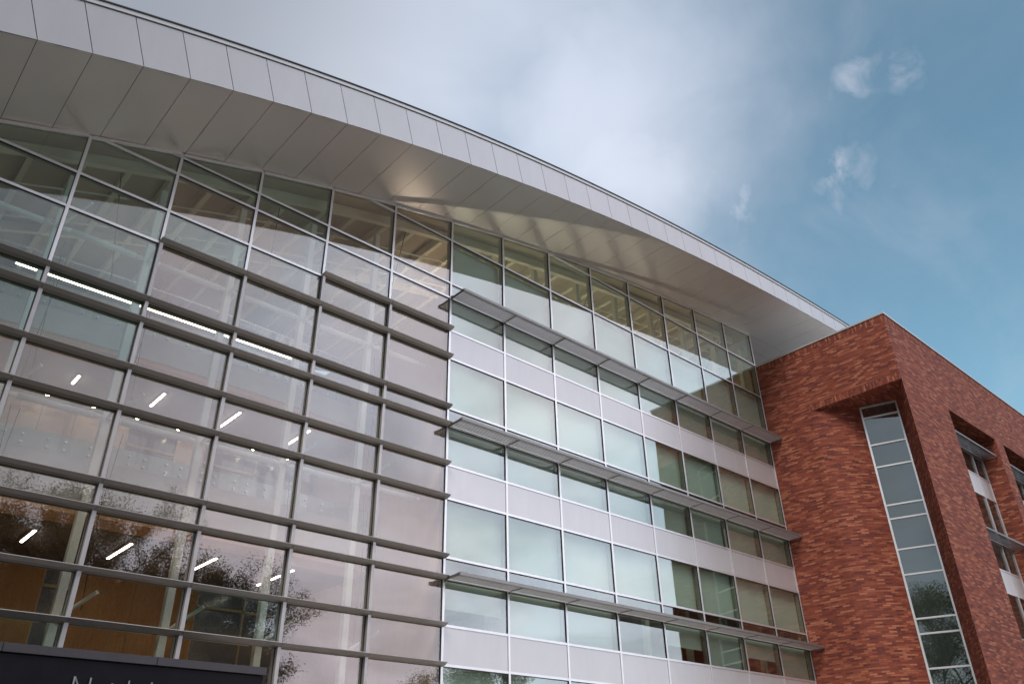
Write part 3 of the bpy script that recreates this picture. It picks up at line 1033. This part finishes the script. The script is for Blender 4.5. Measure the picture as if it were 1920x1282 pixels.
LH, LZ = 0.44, 3.155
letter('letter_n', [[(0, 0), (0, 1), (0.56, 0), (0.56, 1)]], -8.84, LZ, LH)
letter('letter_o', [arcp(0.28, 0.33, 0.27, 0.33, 0, 360, 18)], -8.54, LZ, LH)
letter('letter_r', [[(0, 0), (0, 0.66)], arcp(0.2, 0.42, 0.2, 0.22, 180, 60, 6)], -8.24 - 0.01, LZ, LH)
letter('letter_t', [[(0, 0), (0, 0.86)], [(-0.13, 0.64), (0.17, 0.64)]], -8.29 + 0.18 - 0.14, LZ, LH)
letter('letter_h', [[(0, 0), (0, 1.0)], arcp(0.22, 0.42, 0.22, 0.22, 180, 0, 8) + [(0.44, 0)]], -8.02 + 0.03, LZ, LH)
letter('letter_l', [[(0, 0), (0, 1.0)]], -7.62, LZ, LH)

# ================================================================== brick wing
BW = thing('brick_building', 'red brick wing with a notched corner and tall recessed windows', 'building', (18, -6, 0))
XW, YW, ZT = 18.0, -6.215, 19.36
ZN = 16.33


def wallquad(mb, p0, p1, z0, z1, u0=0.0, soldier=False):
    L = math.hypot(p1[0] - p0[0], p1[1] - p0[1])
    pts = [(p0[0], p0[1], z0), (p1[0], p1[1], z0), (p1[0], p1[1], z1), (p0[0], p0[1], z1)]
    if soldier:
        uv = [(z0, u0), (z0, u0 + L), (z1, u0 + L), (z1, u0)]
        uv = [(a * 1.0, b) for a, b in uv]
    else:
        uv = [(u0, z0), (u0 + L, z0), (u0 + L, z1), (u0, z1)]
    mb.poly(pts, uv)
    return u0 + L


# side wall facing the glass building (upper mass)
m1 = MB()
wallquad(m1, (XW, 3.0), (XW, YW), ZN + 0.295, ZT - 0.30)
wallquad(m1, (XW, 3.0), (XW, -2.2), 0, ZN + 0.295)
# front wall: parapet band over the recesses, corner pier and piers between recesses
recs = [(22.35, 27.44), (28.43, 33.52), (34.51, 39.6), (40.59, 45.7)]
ZR_ = 16.28
wallquad(m1, (XW, YW), (46.5, YW), ZR_, ZT - 0.30, 9.2)
prev = XW
for a, c in recs + [(46.5, 46.5)]:
    if a > prev:
        wallquad(m1, (prev, YW), (a, YW), 0, ZR_, 9.2 + prev - XW)
    prev = c
WALL = m1.build('brick_wall', 'brick', BW, fixn=False)
# soldier courses
sc_ = MB()
for (p0, p1, z0, z1, off, u0) in (((XW, 3.0), (XW, YW), ZT - 0.295, ZT, (-0.004, 0), 0), ((XW, YW), (46.5, YW), ZT - 0.295, ZT, (0, -0.004), 9.2),
                                  ((XW, -2.2), (XW, YW), ZN, ZN + 0.29, (-0.004, 0), 5.2), ):
    wallquad(sc_, (p0[0] + off[0], p0[1] + off[1]), (p1[0] + off[0], p1[1] + off[1]), z0, z1, u0, True)
sc_.poly([(XW - 0.004, YW - 0.004, ZT - 0.30), (XW - 0.004, YW - 0.004, ZT), (XW, YW - 0.004, ZT), (XW, YW - 0.004, ZT - 0.30)])
sc_.build('soldier_course', 'brick', BW, fixn=False)
# hidden backs, roof of the wing
m2 = MB()
m2.poly([(XW, 3, ZT - 0.02), (XW, YW, ZT - 0.02), (46.5, YW, ZT - 0.02), (46.5, 3, ZT - 0.02)])
m2.poly([(XW, 3, 0), (XW, 3, ZT - 0.02), (46.5, 3, ZT - 0.02), (46.5, 3, 0)])
m2.poly([(46.5, 3, 0), (46.5, 3, ZT - 0.02), (46.5, YW, ZT - 0.02), (46.5, YW, 0)])
m2.build('wing_roof', 'white_roof', BW, fixn=False)
# coping
cp = MB()
cp.box(XW - 0.045, XW + 0.30, YW - 0.045, 3.0, ZT + 0.001, ZT + 0.085)
cp.box(XW + 0.302, 46.5, YW - 0.045, YW + 0.30, ZT + 0.001, ZT + 0.085)
cp.build('coping', 'coping', BW, bevel=0.006)
# notch: soffit, bowed wall, reveal of the corner pier
curve = []
for k in range(13):
    t = k / 12
    b0, b1, b2 = (18.0, -2.2), (18.15, -3.05), (19.28, -3.73)
    curve.append(((1 - t) ** 2 * b0[0] + 2 * t * (1 - t) * b1[0] + t * t * b2[0], (1 - t) ** 2 * b0[1] + 2 * t * (1 - t) * b1[1] + t * t * b2[1]))
WP0, WP1 = Vector((19.30, -3.73)), Vector((19.78, -5.13))
m3 = MB()
u = 5.2
for a, c in zip(curve[:-1], curve[1:]):
    u = wallquad(m3, a, c, 0, ZN, u)
m3.build('bowed_brick_wall', 'brick', BW, fixn=False)
m4 = MB()
wallquad(m4, (WP1.x, WP1.y), (XW, YW), 0, ZN, 0.1)
m4.build('pier_reveal', 'brick', BW, fixn=False)
m5 = MB()
npts = [(XW, -2.2), (XW, YW), (WP1.x + 0.1, WP1.y)] + [(WP0.x, WP0.y)] + [tuple(q) for q in reversed(curve[1:])]
m5.poly([(x, y, ZN) for x, y in npts], [(x, y) for x, y in npts])
m5.build('notch_soffit', 'brick', BW, fixn=False)
# tall strip window of the notch
dirw = (WP1 - WP0).normalized()
nrm = Vector((-dirw.y, dirw.x))
if nrm.x > 0:
    nrm = -nrm
LWN = (WP1 - WP0).length


def wpt(s, o, z):
    q = WP0 + dirw * s + nrm * o
    return (q.x, q.y, z)


def wbox(mb, s0, s1, o0, o1, z0, z1):
    mb.hexa([wpt(s0, o0, z0), wpt(s1, o0, z0), wpt(s1, o1, z0), wpt(s0, o1, z0), wpt(s0, o0, z1), wpt(s1, o0, z1), wpt(s1, o1, z1), wpt(s0, o1, z1)])


wl = [16.28, 15.78, 14.55, 13.58, 11.96, 11.40, 10.18, 9.21, 7.58, 7.04, 5.84, 4.86, 3.22, 2.68, 1.5, 0.3]
fr = MB()
wbox(fr, 0.0, 0.075, 0.0, 0.06, 0.3, 16.31)
wbox(fr, LWN - 0.065, LWN, 0.0, 0.06, 0.3, 16.31)
for z in wl:
    wbox(fr, 0.076, LWN - 0.066, 0.0, 0.05, z - 0.03, z + 0.03)
SW = fr.build('strip_window', 'frame', BW)
for a, c in zip(wl[:-1], wl[1:]):
    q = MB()
    wbox(q, 0.03, LWN - 0.03, -0.03, -0.004, c + 0.005, a - 0.005)
    q.build('glass_pane', 'glassR', SW)
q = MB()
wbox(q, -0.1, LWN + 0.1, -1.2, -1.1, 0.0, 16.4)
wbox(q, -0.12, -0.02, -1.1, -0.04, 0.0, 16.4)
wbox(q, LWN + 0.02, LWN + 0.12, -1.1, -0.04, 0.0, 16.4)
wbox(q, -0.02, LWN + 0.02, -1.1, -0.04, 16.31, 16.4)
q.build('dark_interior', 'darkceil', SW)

# recessed window walls of the front
for (xa, xb) in recs:
    b = MB()
    D = 0.95
    wallquad(b, (xb, YW + D), (xb, YW), 0, ZR_)
    wallquad(b, (xa, YW), (xa, YW + D), 0, ZR_)
    b.poly([(xa, YW, ZR_), (xb, YW, ZR_), (xb, YW + D, ZR_), (xa, YW + D, ZR_)], [(0, 0), (5, 0), (5, D), (0, D)])
    rc = b.build('window_recess', 'brick', BW, fixn=False)
    yg = YW + D - 0.12
    f = MB()
    nb = 4
    xsb = [xa + (xb - xa) * k / nb for k in range(nb + 1)]
    levs = [0.3, 2.53, 4.775, 5.71, 6.884, 9.05, 10.02, 11.21, 13.42, 14.40, 15.45, 16.2]
    for x in xsb:
        f.box(max(xa, x - 0.03), min(xb, x + 0.03), yg - 0.05, yg, 0.3, ZR_ - 0.01)
    for z in levs:
        for x0, x1 in zip(xsb[:-1], xsb[1:]):
            f.box(x0 + 0.031, x1 - 0.031, yg - 0.04, yg, z - 0.028, z + 0.028)
    wn = f.build('recess_window', 'frame', rc)
    gz = MB()
    for z0, z1 in zip(levs[:-1], levs[1:]):
        solid = (round(z0, 2), round(z1, 2)) in ((13.42, 14.4), (9.05, 10.02), (4.78, 5.71), (4.77, 5.71))
        for x0, x1 in zip(xsb[:-1], xsb[1:]):
            if solid:
                sp = MB()
                sp.box(x0 + 0.032, x1 - 0.032, yg - 0.02, yg + 0.03, z0 + 0.01, z1 - 0.01)
                sp.build('spandrel_panel', 'spandrel', rc)
            else:
                gz.box(x0 + 0.02, x1 - 0.02, yg + 0.004, yg + 0.03, z0 + 0.01, z1 - 0.01)
    gz.build('glass_pane', 'glassR', rc)
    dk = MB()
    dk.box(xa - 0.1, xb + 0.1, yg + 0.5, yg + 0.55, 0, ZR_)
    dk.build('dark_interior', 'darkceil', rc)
    for zs in (15.45, 11.21, 6.884):
        s = MB()
        s.box(xa + 0.02, xb - 0.02, yg - 0.70, yg - 0.67, zs - 0.03, zs + 0.05)
        s.box(xa + 0.02, xb - 0.02, yg - 0.12, yg - 0.06, zs - 0.03, zs + 0.03)
        for j in range(7):
            y = yg - 0.19 - j * 0.068
            s.prism_x([(y + 0.010, zs - 0.030), (y - 0.002, zs + 0.006), (y - 0.010, zs + 0.006), (y - 0.001, zs - 0.030)], xa + 0.02, xb - 0.02)
        for x in xsb:
            xx = min(max(x, xa + 0.03), xb - 0.03)
            s.box(xx - 0.012, xx + 0.012, yg - 0.66, yg - 0.13, zs - 0.032, zs - 0.027)
        s.build('slatted_sunshade', 'bracket', rc)


# ================================================================== trees across the plaza (seen as reflections)
def tree(label, x, y, h, spread, leaf, nleaf, seed, lsize=0.145):
    rnd = random.Random(seed)
    t = thing('plaza_tree', label, 'tree', (x, y, 0), 'trees across the plaza mirrored in the glass')
    tm = MB()
    lm = MB()
    tips = []

    def grow(p, dvec, L, r, lvl):
        n = 3
        q = Vector(p)
        dv = Vector(dvec)
        for k in range(n):
            dv2 = (dv + Vector((rnd.uniform(-.16, .16), rnd.uniform(-.16, .16), rnd.uniform(-.02, .12)))).normalized()
            e = q + dv2 * (L / n)
            tm.tube(q, e, r * (1 - k * 0.18), r * (1 - (k + 1) * 0.18), seg=6 if lvl < 3 else 4, caps=False)
            q, dv = e, dv2
            if lvl >= 2:
                tips.append((Vector(q), lvl))
            if lvl >= 1 and lvl < 5 and k < n - 1:
                a = rnd.uniform(0, 6.28)
                side = (dv * 0.6 + Vector((math.cos(a), math.sin(a), 0.25)) * 0.8).normalized()
                grow(q, side, L * rnd.uniform(.5, .7), r * 0.45, lvl + 2)
        if lvl < 5:
            m = 4 if lvl == 0 else rnd.choice((2, 3))
            a0 = rnd.uniform(0, 6.28)
            for j in range(m):
                a = a0 + 6.28 * j / m + rnd.uniform(-.4, .4)
                up = 1.15 if lvl == 0 else 0.9
                dn = (dv * up + Vector((math.cos(a), math.sin(a), 0.1)) * spread).normalized()
                grow(q, dn, L * rnd.uniform(.66, .84), r * 0.55, lvl + 1)
    grow((x, y, 0), (0, 0, 1), h * 0.27, h * 0.014, 0)
    zmax = max(tp.z for tp, _ in tips)
    sc = h / zmax
    tm.v = [(x + (a - x) * sc, y + (b - y) * sc, c * sc) for a, b, c in tm.v]
    cl_ = [Vector((x + (tp.x - x) * sc, y + (tp.y - y) * sc, tp.z * sc)) for tp, lv in tips if lv >= 3 and tp.z > 0.16 * zmax]
    dens = {}
    rs = np.random.RandomState(seed)
    cc = np.array([tuple(q) for q in cl_])
    c = cc[rs.randint(0, len(cc), nleaf)] + rs.normal(0, 1, (nleaf, 3)) * np.array([0.34, 0.34, 0.30])
    nn = rs.normal(0, 1, (nleaf, 3))
    nn /= np.linalg.norm(nn, axis=1)[:, None]
    uu = np.cross(nn, rs.normal(0, 1, (nleaf, 3)))
    uu /= np.linalg.norm(uu, axis=1)[:, None]
    vv = np.cross(nn, uu)
    sz = (lsize * rs.uniform(.6, 1.15, nleaf))[:, None]
    V4 = np.stack([c - uu * sz * .5, c - vv * sz * .34, c + uu * sz * .5, c + vv * sz * .34], 1).reshape(-1, 3)
    me = bpy.data.meshes.new('crown')
    me.vertices.add(4 * nleaf)
    me.vertices.foreach_set('co', (V4 - np.array([x, y, 0])).ravel())
    me.loops.add(4 * nleaf)
    me.loops.foreach_set('vertex_index', np.arange(4 * nleaf, dtype=np.int32))
    me.polygons.add(nleaf)
    me.polygons.foreach_set('loop_start', np.arange(0, 4 * nleaf, 4, dtype=np.int32))
    me.update(calc_edges=True)
    me.materials.append(M[leaf])
    co = bpy.data.objects.new('crown', me)
    co.parent = t
    COL.objects.link(co)
    tm.build('trunk', 'bark', t, fixn=False)


tree('tallest brown-leaved tree mirrored at the left edge of the lower panes', -4.5, -50, 24.6, 0.75, 'leaf_brown', 182400, 11)
tree('sparse brown tree mirrored between the second and third fins', 6.0, -50, 24.2, 0.72, 'leaf_brown', 127680, 12)
tree('narrow dark green tree mirrored right of the sparse brown tree', 12.2, -52, 21.0, 0.50, 'leaf_green', 79040, 13)
tree('rounded dark tree mirrored in the lower fourth bay', 15.3, -51, 20.3, 0.50, 'leaf_green', 79040, 14)
tree('low golden tree mirrored just above the sign', 9.0, -40, 13.0, 0.8, 'leaf_brown', 103360, 15)
tree('low golden tree mirrored at the bottom of the left panes', -1.5, -40, 13.5, 0.8, 'leaf_brown', 103360, 16)
tree('small green tree mirrored at the bottom where atrium meets offices', 40.5, -49, 15.3, 0.6, 'leaf_green', 42560, 17)
tree('tall tree mirrored in the strip window of the brick wing', -28.0, -17.5, 19.5, 0.8, 'leaf_green', 91200, 18)
tree('brown tree mirrored left of the tallest one', -16.0, -50, 22.0, 0.75, 'leaf_brown', 60800, 19)
tree('dark tree mirrored low behind the tallest brown one', 1.0, -60, 21.0, 0.7, 'leaf_green', 136800, 20)
tree('dark tree mirrored low behind the sparse brown one', 11.0, -62, 20.0, 0.7, 'leaf_green', 121600, 21)
tree('dark tree mirrored low in the second bay', -9.0, -60, 21.5, 0.7, 'leaf_green', 85120, 22)
